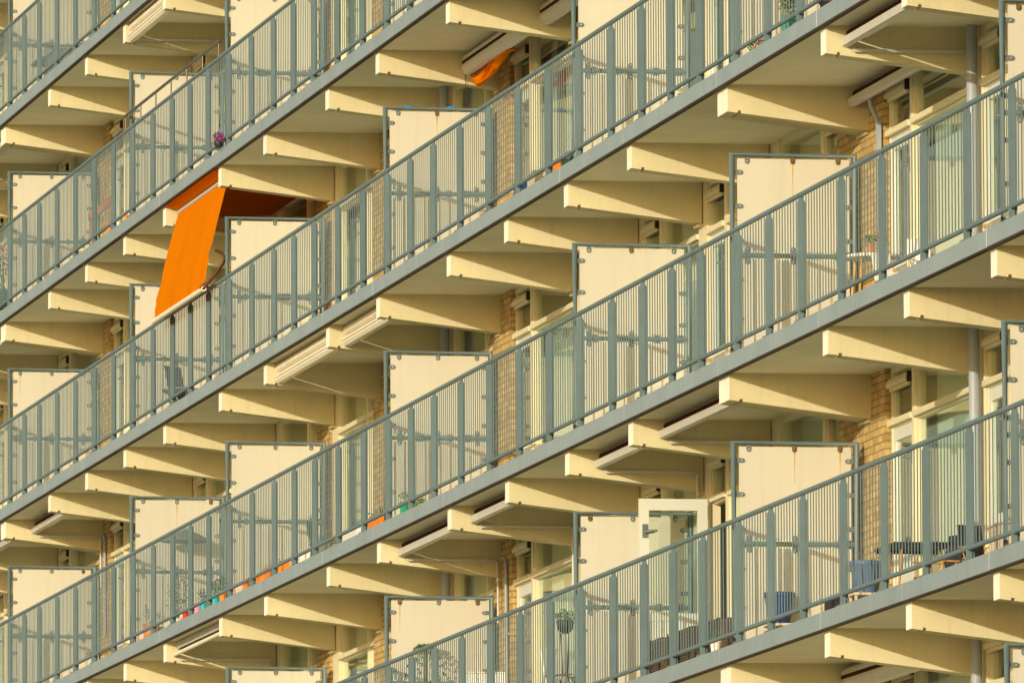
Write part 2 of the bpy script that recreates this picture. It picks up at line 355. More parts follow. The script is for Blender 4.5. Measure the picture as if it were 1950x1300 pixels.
def place_unit(kind, x0, x1, k, rd, label=None, opened=False):
    w = x1-x0; zf = Z(k)+FT
    if w < .25 or not seen(x0, x1, B, B+.1, zf, zf+H): return
    fr, pm, ex, leaf = unit_meshes(kind, w)
    o = hlink('window' if kind != 'door' else 'balcony_door', fr, (x0, 0, zf))
    if label: o['label'] = label
    for p in pm: hlink('pane', p, None, o)
    for n_, e in ex: hlink(n_, e, None, o)
    if leaf:
        l = hlink('leaf', leaf, None, o)
        if opened: l.location = (.055, B-.02, .055); l.rotation_euler = (0, 0, -math.pi/2); l['label'] = 'white glazed door leaf standing open across the balcony'
        else: l.location = (.055, B+.06, 0)
    r = rd.random(); m = M['curtain'] if r < .5 else (M['curtain2'] if r < .75 else M['curtain3'])
    if kind == 'wide':
        fr_ = rd.choice([1, 1, 1, 1, .8, .6]); cw = (w-.1)*fr_; off = rd.choice([0, 1])*((w-.1)-cw)
        c = hlink('curtain', curtain_mesh(cw, .14, TB-.05 if rd.random() < .15 else HW-.05, m, rd.random()), None, o); c.location = (.05+off, B+.24, 0)
        if cw < w*.7:
            c = hlink('curtain', curtain_mesh((w-.1-cw)*.35, .14, HW-.05, m, rd.random()), None, o); c.location = (.05+(0 if off else w-.1-(w-.1-cw)*.35), B+.26, 0)
    elif rd.random() < .8:
        c = hlink('curtain', curtain_mesh(w-.1, .8 if kind == 'small' else .2, TB+.1, m, rd.random()), None, o); c.location = (.05, B+.22, 0)
def brick(x0, x1, k):
    zf = Z(k)+FT
    if seen(x0, x1, B, B+.2, zf, zf+H): hp('brick_pier', MB().box(x0, x1, B, B+.155, zf+.001, Z(k-1)-.001, M['brick']))
def mull(x0, x1, k):
    zf = Z(k)+FT
    if seen(x0, x1, B, B+.2, zf, zf+H): hp('mullion', MB().box(x0, x1, B+.03, B+.14, zf+.001, Z(k-1)-.001, M['frame']))
for k in range(1, 8):            # balcony floor on slab k, ceiling slab k-1
    for i in range(-4, 19):
        rd = random.Random(i*31+k*977)
        a = bl(i); b = bl(i+1); e = brr(i)
        if i in (0, 8, 13):
            brick(a, e+.66, k); place_unit('door', e+.70, e+1.75, k, rd); mull(e+1.752, e+1.86, k); place_unit('wide', e+1.862, b, k, rd)
        elif i in (4, 12):
            brick(b-1.05, b-.001, k); place_unit('small', b-1.85, b-1.055, k, rd); mull(b-1.99, b-1.852, k); place_unit('wide', e+.45, b-1.992, k, rd); mull(a, e+.448, k)
        elif i == 5:
            mull(a, e+.25, k); place_unit('wide', e+.252, b-1.0, k, rd); mull(b-.998, b-.90, k); place_unit('small', b-.898, b-.36, k, rd); brick(b-.355, b-.001, k)
        elif i == 7:
            mull(a, e+.30, k); place_unit('wide', e+.302, b-.95, k, rd); mull(b-.948, b-.85, k); place_unit('small', b-.848, b-.30, k, rd); brick(b-.295, b-.001, k)
        elif i == 6:
            brick(a, e+.40, k); place_unit('door', e+.44, e+1.44, k, rd); mull(e+1.442, e+1.6, k); place_unit('wide', e+1.602, b, k, rd)
        else:
            op = (i == 11 and k == 5)
            q = .08 if op else 0; r = -.02 if op else 0
            mull(a, e+.22+q, k); place_unit('door', e+.222+q, e+1.15+r, k, rd, opened=op); mull(e+1.152+r, e+1.30, k); place_unit('wide', e+1.302, b, k, rd)
# grey round columns at two beam lines
for i in (7, 14):
    for k in range(1, 7):
        if seen(X[i], X[i]+1, B-.1, B, Z(k), Z(k)+H):
            s = MB().tube([(X[i]+.44, B-.06, Z(k)+FT+.001), (X[i]+.44, B-.06, Z(k-1)-.001)], .052, M['pipe'], 20)
            hp('column', s)

# ------------------------------------------------------------------ railings
def posts_in(i):
    return (.81, 2.36, 3.90) if i in LONG else (.88, 2.70)
POSTS = [X[i]+d for i in range(-2, 19) if i in X for d in posts_in(i)]
RT = 1.352; RB = .268
def railing(k, xa, xb, label, end_a, end_b):
    if not seen(xa, xb, 0, .1, Z(k), Z(k)+RT): return None
    z = Z(k); root = empty('balcony_railing', (xa, 0, z+FT), label, 'railing', 'grey railings along the balcony edges')
    off = Vector((-xa, 0, -(z+FT)))
    def part(name, mb):
        mb.v = [tuple(Vector(v)+off) for v in mb.v]; return mb.build(name, root)
    ps = [p for p in POSTS if xa <= p < xb]
    cut = [xa]+ps+[xb]; R = M['rail']
    s = MB()
    for a, b in zip(cut[:-1], cut[1:]): s.tube([(a+.012, 0, z+RT), (b-.006, 0, z+RT)], .0245, R, 12)
    for p in ps: s.tube([(p-.012, 0, z+RT), (p+.020, 0, z+RT)], .0205, R, 12)
    part('handrail', s)
    s = MB()
    for a, b in zip(cut[:-1], cut[1:]):
        a2 = a+.020 if a in ps else a; s.tube([(a2, -.012, z+RB), (b-.008, -.012, z+RB)], .0215, R, 12)
    part('bottom_rail', s)
    for p in ps:
        if not seen(p, p+.1, 0, .1, z, z+RT): continue
        s = MB(); d0, d1, zt_ = -.037, .039, z+RT-.020
        prof = [(d0, z+.152), (d0, zt_-.055), (d0+.026, zt_-.004), (d0+.030, zt_), (d1-.030, zt_), (d1-.026, zt_-.004), (d1, zt_-.055), (d1, z+.152)]
        s.prism(prof, 'x', p-.006, p+.006, R)
        s.box(p+.0062, p+.020, .010, .0145, z+.165, zt_-.03, R)
        s.box(p-.06, p+.10, -.062, .06, z+.1505, z+.164, R)
        s.tube([(p+.07, .035, z+.162), (p+.07, .035, z+.182)], .012, M['bolt'], 8)
        s.tube([(p-.04, .02, z+.162), (p-.04, .02, z+.182)], .012, M['bolt'], 8)
        part('post', s)
    for a, b in zip(cut[:-1], cut[1:]):
        if not seen(a, b, 0, .1, z, z+RT, 5): continue
        a2 = a+.05 if a in ps else a+.02; n = max(1, int(round((b-a2)/.133))); s = MB()
        for t in range(n):
            x = a2+(t+.5)*(b-.015-a2)/n
            s.box(x-.0040, x+.0040, -.0080, .0024, z+RB+.01, z+RT-.015, R)
        part('baluster_panel', s)
    return root
segs = [(-14.9, X[0]+.1)]+[(X[a]+.1, X[b]+.1) for a, b in zip(SCR[:-1], SCR[1:])]+[(X[16]+.1, 76.0)]
for k in range(1, 6):
    vis = [s for s in segs if seen(s[0], s[1], 0, 0, Z(k)+.15, Z(k)+RT, -6)]
    for n, (a, b) in enumerate(vis):
        where = 'leftmost' if n == 0 else ('rightmost' if n == len(vis)-1 else ORD[n+1]+' section from the left')
        railing(k, a, b, f'grey barred metal railing, {where} on the {ROW[k]} balcony row', 0, 0)

# ------------------------------------------------------------------ privacy screens
RUSTY = {(13, 5): (1, 2), (13, 4): (1, 2), (8, 5): (0, 2), (11, 5): (0,), (3, 4): (2,), (11, 4): (1,), (0, 4): (2,), (8, 3): (1,), (16, 4): (0,)}
STAIN = {(13, 5): (1, 2), (13, 4): (1,), (8, 5): (0,), (3, 4): (1,), (8, 3): (1,), (0, 3): (0,)}
def screen(i, k, label):
    xs = X[i]+.10; z = Z(k)+FT; R = M['rail']; ya, yb = .09, 1.30; zt = 2.148-FT; zm = 1.17-FT
    root = empty('privacy_screen', (xs, ya, z), label, 'screen', 'cream privacy screens between balconies')
    s = MB(); y = lambda v: v-ya
    s.tube([(0, 0, .002), (0, 0, zt), (0, y(yb), zt), (0, y(yb), .002)], .0245, R, 12)
    s.tube([(0, .02, zm), (0, y(yb)-.02, zm)], .0245, R, 12)
    s.build('frame', root)
    for a, b in ((zm+.042, zt-.034), (.10, zm-.042)):
        p = MB().box(-.010, .0, .052, y(yb)-.05, a, b, M['panel'])
        p.build('panel', root)
    def bracket(yy, zz, horiz, rusty):
        s = MB(); m = M['rust'] if rusty else M['bracket']; w = .0235
        pr = []
        for t in range(9):
            an = math.pi*t/8; pr.append((math.cos(an)*w, -.045-math.sin(an)*w))
        pr = [(w, 0)]+pr+[(-w, 0)]
        if horiz == 'down': P = [(yy+a, zz+b) for a, b in pr]; c = (yy, zz-.045)
        elif horiz == 'up': P = [(yy+a, zz-b) for a, b in pr]; c = (yy, zz+.045)
        elif horiz == 'right': P = [(yy-b*1.35, zz+a) for a, b in pr]; c = (yy+.06, zz)
        else: P = [(yy+b*1.35, zz+a) for a, b in pr]; c = (yy-.06, zz)
        s.prism(P, 'x', .001, .007, m)
        s.tube([(.007, c[0], c[1]), (.016, c[0], c[1])], .0095, M['bolt'] if not rusty else M['rust'], 8)
        s.build('bracket', root)
    rs = RUSTY.get((i, k), ())
    for n, yy in enumerate((.15, .60, 1.05)):
        bracket(y(ya+yy), zt-.018, 'down', n in rs); bracket(y(ya+yy), zm+.018, 'up', False); bracket(y(ya+yy), zm-.018, 'down', False)
        if n in STAIN.get((i, k), ()):
            yc = y(ya+yy); st = MB(); st.prism([(yc-.009, zt-.085), (yc-.003, zt-.20), (yc-.001, zt-.40), (yc+.002, zt-.38), (yc+.005, zt-.2), (yc+.010, zt-.085)], 'x', .0002, .0012, M['ruststain']); st.build('rust_stain', root)
    for zz in (zt-.17, zt-.50, zt-.83, zm-.24, zm-.62):
        bracket(.018, zz, 'right', False); bracket(y(yb)-.018, zz, 'left', False)
    if (i, k) == (8, 3):
        for yy in (.22, .72):
            MB().box(-.028, .029, yy, yy+.085, zt-.012, zt+.029, M['tape']).build('blue_tape', root)
for k in range(1, 7):
    vis = [i for i in SCR if seen(X[i]+.1, X[i]+.1, .1, 1.3, Z(k)+.15, Z(k)+2.1, -8)]
    for n, i in enumerate(vis):
        if len(vis) == 1: w_ = 'the only one'
        else: w_ = 'leftmost' if n == 0 else ('rightmost' if n == len(vis)-1 else ORD[n+1]+' from the left')
        ex = ''
        if (i, k) == (8, 3): ex = ' with two blue tapes on top'
        if (i, k) in STAIN and ex == '': ex = ' with rust streaks'
        screen(i, k, f'cream privacy screen{ex}, {w_}, {ROW[k]} balcony row')
#@@REST
# ------------------------------------------------------------------ awnings
def awning(k, i, yc, style, label, x0=None, x1=None, arm=False):
    a = (brr(i)+.02) if x0 is None else x0; b = (bl(i+1)-.02) if x1 is None else x1; z = Z(k)
    root = empty('awning', (a, yc, z), label, 'awning', 'rolled up awnings under the balcony slabs'); w_ = b-a
    if style == 'bar':       # back box, brown roll, pale front bar
        MB().box(0, w_, .07, .20, -.115, -.012, M['alu']).build('cassette', root)
        MB().tube([(.03, .035, -.078), (w_-.03, .035, -.078)], .034, M['redroll'], 12).build('fabric_roll', root)
        f = MB(); f.prism([(-.035, -.195), (-.045, -.125), (-.03, -.115), (.0, -.115), (.03, -.20), (.0, -.205)], 'x', -.0, w_, M['alu']); f.build('front_bar', root)
    elif style == 'ivory':
        c = MB(); c.prism([(-.02, -.02), (-.05, -.06), (-.05, -.10), (-.01, -.13), (.09, -.13), (.09, -.02)], 'x', 0, w_, M['ivory']); c.build('cassette', root, .008)
        f = MB(); f.prism([(-.035, -.15), (-.06, -.18), (-.06, -.225), (-.03, -.26), (.04, -.26), (.075, -.2), (.04, -.15)], 'x', 0, w_, M['ivory'])
        f.prism([(-.062, -.196), (-.062, -.204), (-.0605, -.204), (-.0605, -.196)], 'x', 0.001, w_-.001, M['dark']); f.build('front_bar', root, .006)
    elif style == 'tube':
        MB().box(0, w_, .03, .15, -.10, -.012, M['alu']).build('cassette', root)
        MB().tube([(.02, .09, -.13), (w_-.02, .09, -.13)], .026, M['redroll'], 12).build('fabric_roll', root)
        MB().tube([(0, 0, -.175), (w_, 0, -.175)], .026, M['ivory'], 14).build('front_bar', root)
    elif style == 'cassette':
        c = MB(); c.prism([(-.02, -.03), (-.09, -.07), (-.10, -.12), (.12, -.12), (.12, -.03)], 'x', 0, w_, M['alu']); c.build('cassette', root, .01)
        MB().box(.01, w_-.01, -.095, .10, -.155, -.1205, M['redroll']).build('fabric_roll', root)
        f = MB(); f.prism([(-.10, -.156), (-.11, -.20), (-.07, -.27), (-.02, -.29), (.06, -.25), (.08, -.156)], 'x', -.01, w_+.01, M['alu']); f.build('front_bar', root, .01)
    if arm:
        s = MB(); s.box(.02, .045, .06, B-yc-.08, -.25, -.222, M['alu']); s.tube([(.032, B-yc-.08, -.236), (.032, B-yc-.05, -.27), (.032, B-yc-.05, -.95)], .014, M['alu'], 8); s.build('side_arm', root)
        s = MB(); s.box(w_-.045, w_-.02, .06, B-yc-.08, -.25, -.222, M['alu']); s.build('side_arm', root)
    return root
UND = 'under the slab of the '
awning(1, 3, .08, 'ivory', 'ivory rolled-up awning bar under the top balcony row, near the upper left corner', arm=True)
awning(1, -1, .12, 'bar', 'grey rolled-up awning bar at the left edge, under the top balcony row', arm=True)
awning(2, -1, .15, 'bar', 'grey rolled-up awning bar at the left edge, under the second balcony row')
awning(3, 0, .40, 'bar', 'short aluminium awning bar at far left under the third balcony row', arm=True)
awning(3, -1, .30, 'bar', 'aluminium awning bar cut by the left edge under the third balcony row')
awning(3, 6, .15, 'ivory', 'cream double-profile awning lit by the sun, left one of the pair under the third row')
awning(3, 7, .20, 'ivory', 'cream double-profile awning lit by the sun, right one of the pair under the third row')
awning(3, 14, .18, 'bar', 'large grey awning bar with brown roll at upper right under the third row', arm=True)
awning(4, 4, .10, 'tube', 'pale round-tube awning at lower left under the fourth balcony row', arm=True)
awning(4, 8, .23, 'bar', 'grey awning bar under the fourth row, leftmost of the middle pair', arm=True)
awning(4, 9, .24, 'bar', 'grey awning bar under the fourth row, right one of the middle pair', arm=True)
awning(4, 11, .30, 'bar', 'grey awning bar above the open white door, under the fourth row', arm=True)
awning(4, 12, .30, 'bar', 'grey awning bar beside the double beam, under the fourth row', arm=True)
awning(5, 13, 1.17, 'cassette', 'white awning cassette close to the wall under the lowest row, bottom right')
awning(3, 13, 1.22, 'bar', 'pale awning rail against the wall above the brick pier, upper right')
aw8 = awning(2, 8, 1.05, 'cassette', 'open awning cassette with red brown stripe and orange cloth spilling out, top centre')
awning(2, 9, 1.10, 'cassette', 'grey awning cassette with red stripe beside the tall screen post, top centre')
# loose orange cloth under the cassette of bay 8
rdd = random.Random(3); grid = []
for a in range(49):
    t = a/48; x = .05+t*2.5; sag = .19*math.sin(math.pi*min(1, t*1.25)**.8)+.03
    grid.append([(x, .03-.04*u+.04*math.sin(9*u+7*t), -.26-sag*math.sin(math.pi*.5*u)*(1+.15*math.sin(13*t))-.025*math.sin(17*t+8*u)) for u in [j/12 for j in range(13)]]+[(x, .07+.02*u, -.26-sag*(1-u)) for u in (.35, .7, 1)])
MB().sheet(grid, M['orange']).build('loose_fabric', aw8)
MB().tube([(.02, -.06, -.28), (.0, -.05, -.42), (.02, -.02, -.60)], .004, M['dark'], 6).build('cord', aw8)
MB().tube([(.28, -.10, -.30), (.28, -.10, -1.3)], .0022, M['brown'], 6).build('cord', aw8)

# the big orange drop awning ------------------------------------------------
zx = Z(2); xa, xb = 16.08, 20.36
ow = empty('drop_awning', (xa, 0, zx), 'bright orange awning cloth drawn down steeply over the railing', 'awning'); L_ = xb-xa
MB().sheet([[(x, y, z) for y, z in ((-.03, -.028), (.02, -.045), (.07, -.064), (.115, -.085))] for x in [L_*j/8 for j in range(9)]], M['orange']).build('hood', ow)
MB().tube([(0, .14, -.112), (L_, .14, -.112)], .026, M['alu'], 12).build('roller', ow)
MB().sheet([[(x, .17+1.17*j/8, -.13-.03*math.sin(math.pi*j/8)) for j in range(9)] for x in (0, L_/2, L_)], M['orange_shade']).build('ceiling_fabric', ow)
g2 = []
for a in range(25):
    t = a/24; row = []
    for j in range(21):
        u = j/20; y = .135-.31*u; z = -.137-1.365*u
        y -= .022*math.sin(math.pi*u)*(1-.3*t)+.006*math.sin(11*t+2*u)*u; 
        y -= .018*math.exp(-((u-.80+.10*t)/.06)**2)+.010*math.exp(-((u-.90+.22*t)/.03)**2)-.008*math.exp(-((u-.62-.12*t)/.04)**2)+.004*math.sin(31*t+4*u)*(.3+u)
        row.append((t*L_, y, z))
    g2.append(row)
MB().sheet(g2, M['orange']).build('drop_fabric', ow)
for t_ in (8, 16):
    MB().sheet([[(p[0]-.012, p[1]-.0035, p[2]) for p in g2[t_]], [(p[0]+.012, p[1]-.0035, p[2]) for p in g2[t_]]], M['orange']).build('seam_strip', ow)
MB().tube([(-.02, -.178, -1.515), (L_+.02, -.178, -1.520)], .034, M['ivory'], 14).build('bottom_bar', ow)
for x in (.03, L_-.01): MB().tube([(x, -.17, -1.50), (x, -.05, -1.36), (x, .07, -1.20), (x, .09, -1.13), (x, .06, -1.07), (x, -.01, -1.04), (x, -.03, -1.03)], .020, M['brown'], 8).build('arm', ow)
for x in (L_-.02, L_-.06): MB().tube([(x, -.19, -1.53), (x, -.14, -1.47)], .045, M['brown'], 12).build('arm_joint', ow)

# steel bar clamped above the handrail of the second row
sb = empty('safety_bar', (12.05, 0, Z(2)+FT), 'thin steel tube rail clamped above the handrail, upper left', 'rail')
MB().tube([(0, .02, RT-FT+.225), (8.5, .02, RT-FT+.225)], .021, M['steel'], 10).build('tube', sb)
for j in range(7): MB().tube([(.15+j*1.36, .02, RT-FT+.018), (.15+j*1.36, .02, RT-FT+.215)], .010, M['steel'], 8).build('support', sb)
# rain pipe on the pier, upper right
for k_, lab in ((3, 'white square rain pipe on the brick pier, upper right'),):
    rp = empty('rain_pipe', (X[13]+1.02, B-.045, Z(4)+FT), lab, 'pipe'); zt_ = Z(3)-.42-Z(4)-FT
    MB().box(-.03, .03, -.022, .022, .002, zt_, M['pipe']).build('shaft', rp)
    MB().tube([(0, 0, zt_-.02), (-.01, -.02, zt_+.05), (-.02, -.07, zt_+.16), (-.02, -.08, zt_+.24)], .024, M['pipe'], 8).build('elbow', rp)
for i, k, lab in ((8, 5, 'pale slim rain pipe on the brick pier, bottom centre'), (0, 4, 'pale slim rain pipe on the brick pier, lower left')):
    rp = empty('rain_pipe', (X[i]+.72, B-.03, Z(k)+FT+1.0), lab, 'pipe'); s = MB()
    s.tube([(0, 0, 0), (0, 0, 1.38), (0, -.02, 1.42), (0, -.06, 1.43)], .022, M['pipe'], 10); s.build('shaft', rp)
    MB().box(-.03, .03, -.03, .03, .55, .57, M['bolt']).build('clip', rp)

# ------------------------------------------------------------------ pots, plants and furniture
def pot(label, x, y, k, d, h, mat, z0=FT, leaf=None, lh=.2, ls=None, n=120, size=.022, flower=None, name='flower_pot', cat='pot', group=None, seed=1):
    r = d/2; root = empty(name, (x, y, Z(k)+z0), label, cat, group); m = M[mat]
    s = MB(); s.lathe(0, 0, [(r*.66, .001), (r*.70, .01), (r*.92, h*.82), (r*.93, h*.83), (r*1.0, h*.84), (r*1.0, h*.99), (r*.97, h), (r*.90, h*.985), (r*.88, h*.9)], m, 22); s.build('pot', root)
    MB().lathe(0, 0, [(r*.875, h*.88), (r*.4, h*.905), (.002, h*.91)], M['soil'], 16).build('soil', root)
    if leaf:
        ls = ls or d*.75
        p = MB()
        for q in range(7):
            a = q*.9; p.tube([(0, 0, h*.9), (math.cos(a)*ls*.25, math.sin(a)*ls*.25, h+lh*.45), (math.cos(a)*ls*.45, math.sin(a)*ls*.45, h+lh*.8)], .003, M['leaf'], 5)
        p.leaves((0, 0, h+lh*.5), (ls*.6, ls*.6, lh*.55), n, size, [M[l] for l in leaf], seed); p.build('foliage', root)
    if flower:
        f = MB(); f.leaves((0, 0, h+lh*.75), (ls*.55, ls*.55, lh*.35), 60, size*.8, [M[flower]], seed+5); f.build('flowers', root)
    return root
def trough(label, x0, x1, y, k, z0, z1, mat, leaf=None, lh=.15, n=160, size=.02, flower=None, dp=.16, stand=False, seed=2, group='planters along the railings'):
    w_ = x1-x0; root = empty('planter_box', (x0, y, Z(k)+z0), label, 'planter', group); h = z1-z0; s = MB(); m = M[mat]; t = .012
    pr = [(-dp*.42, .0), (-dp*.5, h), (-dp*.5+t, h), (-dp*.42+t, t), (dp*.42-t, t), (dp*.5-t, h), (dp*.5, h), (dp*.42, 0)]
    s.prism(pr, 'x', t, w_-t, m); s.prism([(-dp*.42, 0), (-dp*.5, h), (dp*.5, h), (dp*.42, 0)], 'x', 0, t-.0005, m); s.prism([(-dp*.42, 0), (-dp*.5, h), (dp*.5, h), (dp*.42, 0)], 'x', w_-t+.0005, w_, m)
    s.box(-.006, w_+.006, -dp*.5-.008, -dp*.5-.0005, h-.03, h, m); s.build('box', root)
    MB().box(t+.002, w_-t-.002, -dp*.44, dp*.44, h*.78, h*.86, M['soil']).build('soil', root)
    if z0 > FT+.03:
        s = MB()
        for x in (.06, w_-.08): s.box(x, x+.02, -dp*.4, -dp*.4+.02, FT-z0+.001, -.001, M['dark']); s.box(x, x+.02, dp*.4-.02, dp*.4, FT-z0+.001, -.001, M['dark'])
        s.build('stand', root)
    if leaf:
        p = MB()
        for q in range(int(w_/.09)):
            x = .05+q*.09; p.tube([(x, 0, h*.8), (x+.02*math.sin(q*2), .03*math.cos(q*3), h+lh*.7)], .003, M['leaf'], 5)
        p.leaves((w_/2, 0, h+lh*.45), (w_*.55, dp*.75, lh*.6), n, size, [M[l] for l in leaf], seed); p.build('foliage', root)
    if flower:
        f = MB(); f.leaves((w_/2, 0, h+lh*.8), (w_*.5, dp*.6, lh*.3), 90, size*.8, [M[flower]], seed+3); f.build('flowers', root)
    return root
def stand_box(label, x, y, k, w_, h, mat='sand', name='plant_stand'):
    root = empty(name, (x, y, Z(k)+FT), label, 'stand'); s = MB()
    s.box(-w_/2, w_/2, -w_/2, w_/2, h-.025, h-.001, M[mat]); s.build('top', root)
    for a in (-1, 1):
        for b in (-1, 1): MB().box(a*w_*.42-.012, a*w_*.42+.012, b*w_*.42-.012, b*w_*.42+.012, .002, h-.0255, M[mat]).build('leg', root)
# lowest row (slab 5)
stand_box('sand coloured low stand under the blue pot against the screen', 53.15, .52, 5, .30, .25)
pot('dark blue glazed pot in front of the cream screen, lowest row', 53.2, .50, 5, .31, .30, 'blue', FT+.25)
stand_box('sand coloured low stand under the light blue tub near the brick pier', 57.7, .42, 5, .30, .21)
pot('light blue ribbed tub beside the brick pier, lowest row', 57.7, .42, 5, .32, .30, 'lightblue', FT+.21)
def crate(label, x, y, k, w_, d_, h, mat, name='crate'):
    root = empty(name, (x, y, Z(k)+FT), label, 'crate'); s = MB(); m = M[mat]; t = .012
    s.box(-w_/2, w_/2, -d_/2, d_/2, .002, t, m); s.box(-w_/2, w_/2, -d_/2, -d_/2+t, t+.0005, h, m); s.box(-w_/2, w_/2, d_/2-t, d_/2, t+.0005, h, m); s.box(-w_/2, -w_/2+t, -d_/2+t+.0005, d_/2-t-.0005, t+.0005, h, m); s.box(w_/2-t, w_/2, -d_/2+t+.0005, d_/2-t-.0005, t+.0005, h, m)
    s.build('box', root)
    MB().box(-w_/2-.012, w_/2+.012, -d_/2-.012, d_/2+.012, h+.001, h+.02, m).build('rim', root)
crate('small black tub on the floor right of the dark blue pot', 55.85, .52, 5, .2, .2, .28, 'black', 'tub')
def wicker_box(label, x0, x1, y, k, h):
    root = empty('wicker_planter', (x0, y, Z(k)+FT), label, 'planter', 'brown wicker planters by the open door'); w_ = x1-x0; s = MB(); m = M['wicker']
    for j in range(int(h/.028)):
        z = .01+j*.028; o = .004*(j % 2); s.box(-o, w_+o, -.17-o, .17+o, z, z+.020, m)
    s.box(.01, w_-.01, -.16, .16, .004, h, m); s.build('basket', root)
    for x in (.0, w_/2, w_-.02): MB().box(x, x+.02, -.185, -.1745, .004, h+.01, M['dark']).build('post', root)
    MB().box(.02, w_-.02, -.15, .15, h+.001, h+.012, M['soil']).build('soil', root)
wicker_box('brown wicker planter, leftmost of the three beside the open door', 46.3, 47.3, .62, 5, .52)
wicker_box('brown wicker planter, middle one of the three beside the open door', 47.75, 48.9, .62, 5, .52)
wicker_box('brown wicker planter, rightmost of the three with a sprig in front', 49.2, 50.4, .62, 5, .50)
pot('small white pot with bright green sprig right of the wicker planters', 50.75, .35, 5, .12, .13, 'whitep', FT+.12, ['leafl'], .12, .16, 50, .015)
stand_box('tiny sand coloured block under the small white sprig pot', 50.75, .35, 5, .13, .118)
def folding_chair(label, x, y, k, rz, fab, wd, group=None, name='garden_chair', sc=1.0):
    root = empty(name, (x, y, Z(k)+FT), label, 'chair', group); root.rotation_euler = (0, 0, rz); root.scale = (sc, sc, sc); F = M[fab]; W = M[wd]
    for a in (-.22, .22):
        MB().tube([(a, -.22, .004), (a, .18, .62)], .012, W, 8).build('leg', root); MB().tube([(a, .22, .004), (a, -.18, .46)], .012, W, 8).build('leg', root)
        MB().box(a-.018, a+.018, -.22, .22, .63, .652, W).build('armrest', root)
    MB().obox((0, 0, .44), (.21, 0, 0), (0, .21, .01), (0, 0, .012), F).build('seat', root)
    MB().obox((0, .27, .74), (.22, 0, 0), (0, .055, .26), (0, .012, -.003), F).build('backrest', root, .01)
folding_chair('black garden chair behind the dark table, left, lowest row', 58.3, .95, 5, .3, 'black', 'wood', 'black garden chairs', sc=.72)
folding_chair('black reclined deck chair with orange wooden armrests beside the wide window', 61.25, .72, 5, 1.9, 'black', 'wood', 'black garden chairs', sc=.58)
def table(label, x, y, k, r, h, top, leg, name='table', round_=True, w2=.3):
    root = empty(name, (x, y, Z(k)+FT), label, 'table'); s = MB()
    if round_: s.lathe(0, 0, [(r*.97, h-.03), (r, h-.025), (r, h-.006), (r*.985, h)], M[top], 28)
    else:
        for j in range(7): s.box(-r, r, -w2+j*2*w2/7+.004, -w2+(j+1)*2*w2/7-.004, h-.02, h, M[top])
        s.box(-r+.02, -r+.05, -w2+.01, w2-.01, h-.045, h-.0205, M[top]); s.box(r-.05, r-.02, -w2+.01, w2-.01, h-.045, h-.0205, M[top])
    s.build('tabletop', root)
    q = r*.7
    for a, b in ((-1, -1), (-1, 1), (1, -1), (1, 1)):
        bb = b*(q if round_ else w2*.8); MB().tube([(a*q*.75, bb*.75, h-.046 if not round_ else h-.031), (a*q, bb, .004)], .012, M[leg], 8).build('leg', root)
table('dark slatted garden table with teak legs between black chairs, lowest row', 59.3, .55, 5, .45, .53, 'black', 'wood', round_=False, w2=.30)
pot('tall leafy plant with dark drooping leaves, bottom centre', 32.45, .60, 5, .22, .28, 'terra', FT, ['leaf'], 1.35, .14, 60, .03)
hb = MB()
for q in range(9):
    a = q*.7+.2
    for t in range(9):
        u = t/8; hb.leaves((math.cos(a)*.30*u+.02, math.sin(a)*.22*u, 1.40+.10*math.sin(u*2.6)-.34*u*u), (.03, .03, .02), 6, .022, [M['leaf'], M['leaf'], M['leafl']], q*9+t)
hb.tube([(0, 0, .25), (.01, .01, .9), (0, 0, 1.42)], .022, M['wicker'], 8)
po = hb.build('palm_plant', None, 0, (32.75, .50, Z(5)+FT)); tag(po, 'tall indoor palm with arching dark green leaf crown, bottom centre', 'plant')
# hanging basket seen left of the middle screen
hg = empty('plant_basket', (41.1, .60, Z(5)+1.20), 'dark basket of green leaves on a tall thin tripod, bottom centre', 'basket')
MB().lathe(0, 0, [(.03, -.06), (.075, -.03), (.10, .06), (.095, .085), (.08, .08)], M['black'], 16).build('basket', hg)
MB().leaves((0, 0, .13), (.13, .13, .065), 130, .02, [M['leaf'], M['leafl']], 4).build('foliage', hg)
for a in (0, 2.1, 4.2): MB().tube([(.05*math.cos(a), .05*math.sin(a), -.055), (.03*math.cos(a), .03*math.sin(a), -.5), (.2*math.cos(a), .2*math.sin(a), -1.195+FT)], .008, M['black'], 6).build('leg', hg)
folding_chair('white garden chair with brown cushion by the tall plant tripod', 41.15, .65, 5, 2.2, 'whitep', 'brown', sc=.85)
crate('white storage box right of the palm, bottom centre', 36.35, .5, 5, .9, .42, .86, 'whitep', 'storage_box')
table('low black slatted table left of the white storage box', 34.6, .6, 5, .5, .72, 'black', 'black', round_=False, w2=.3)
pot('terracotta pot with reddish plant at the left end, bottom centre', 31.1, .5, 5, .26, .30, 'terra', FT, ['leaf', 'wicker'], .85, .22, 150, .03)
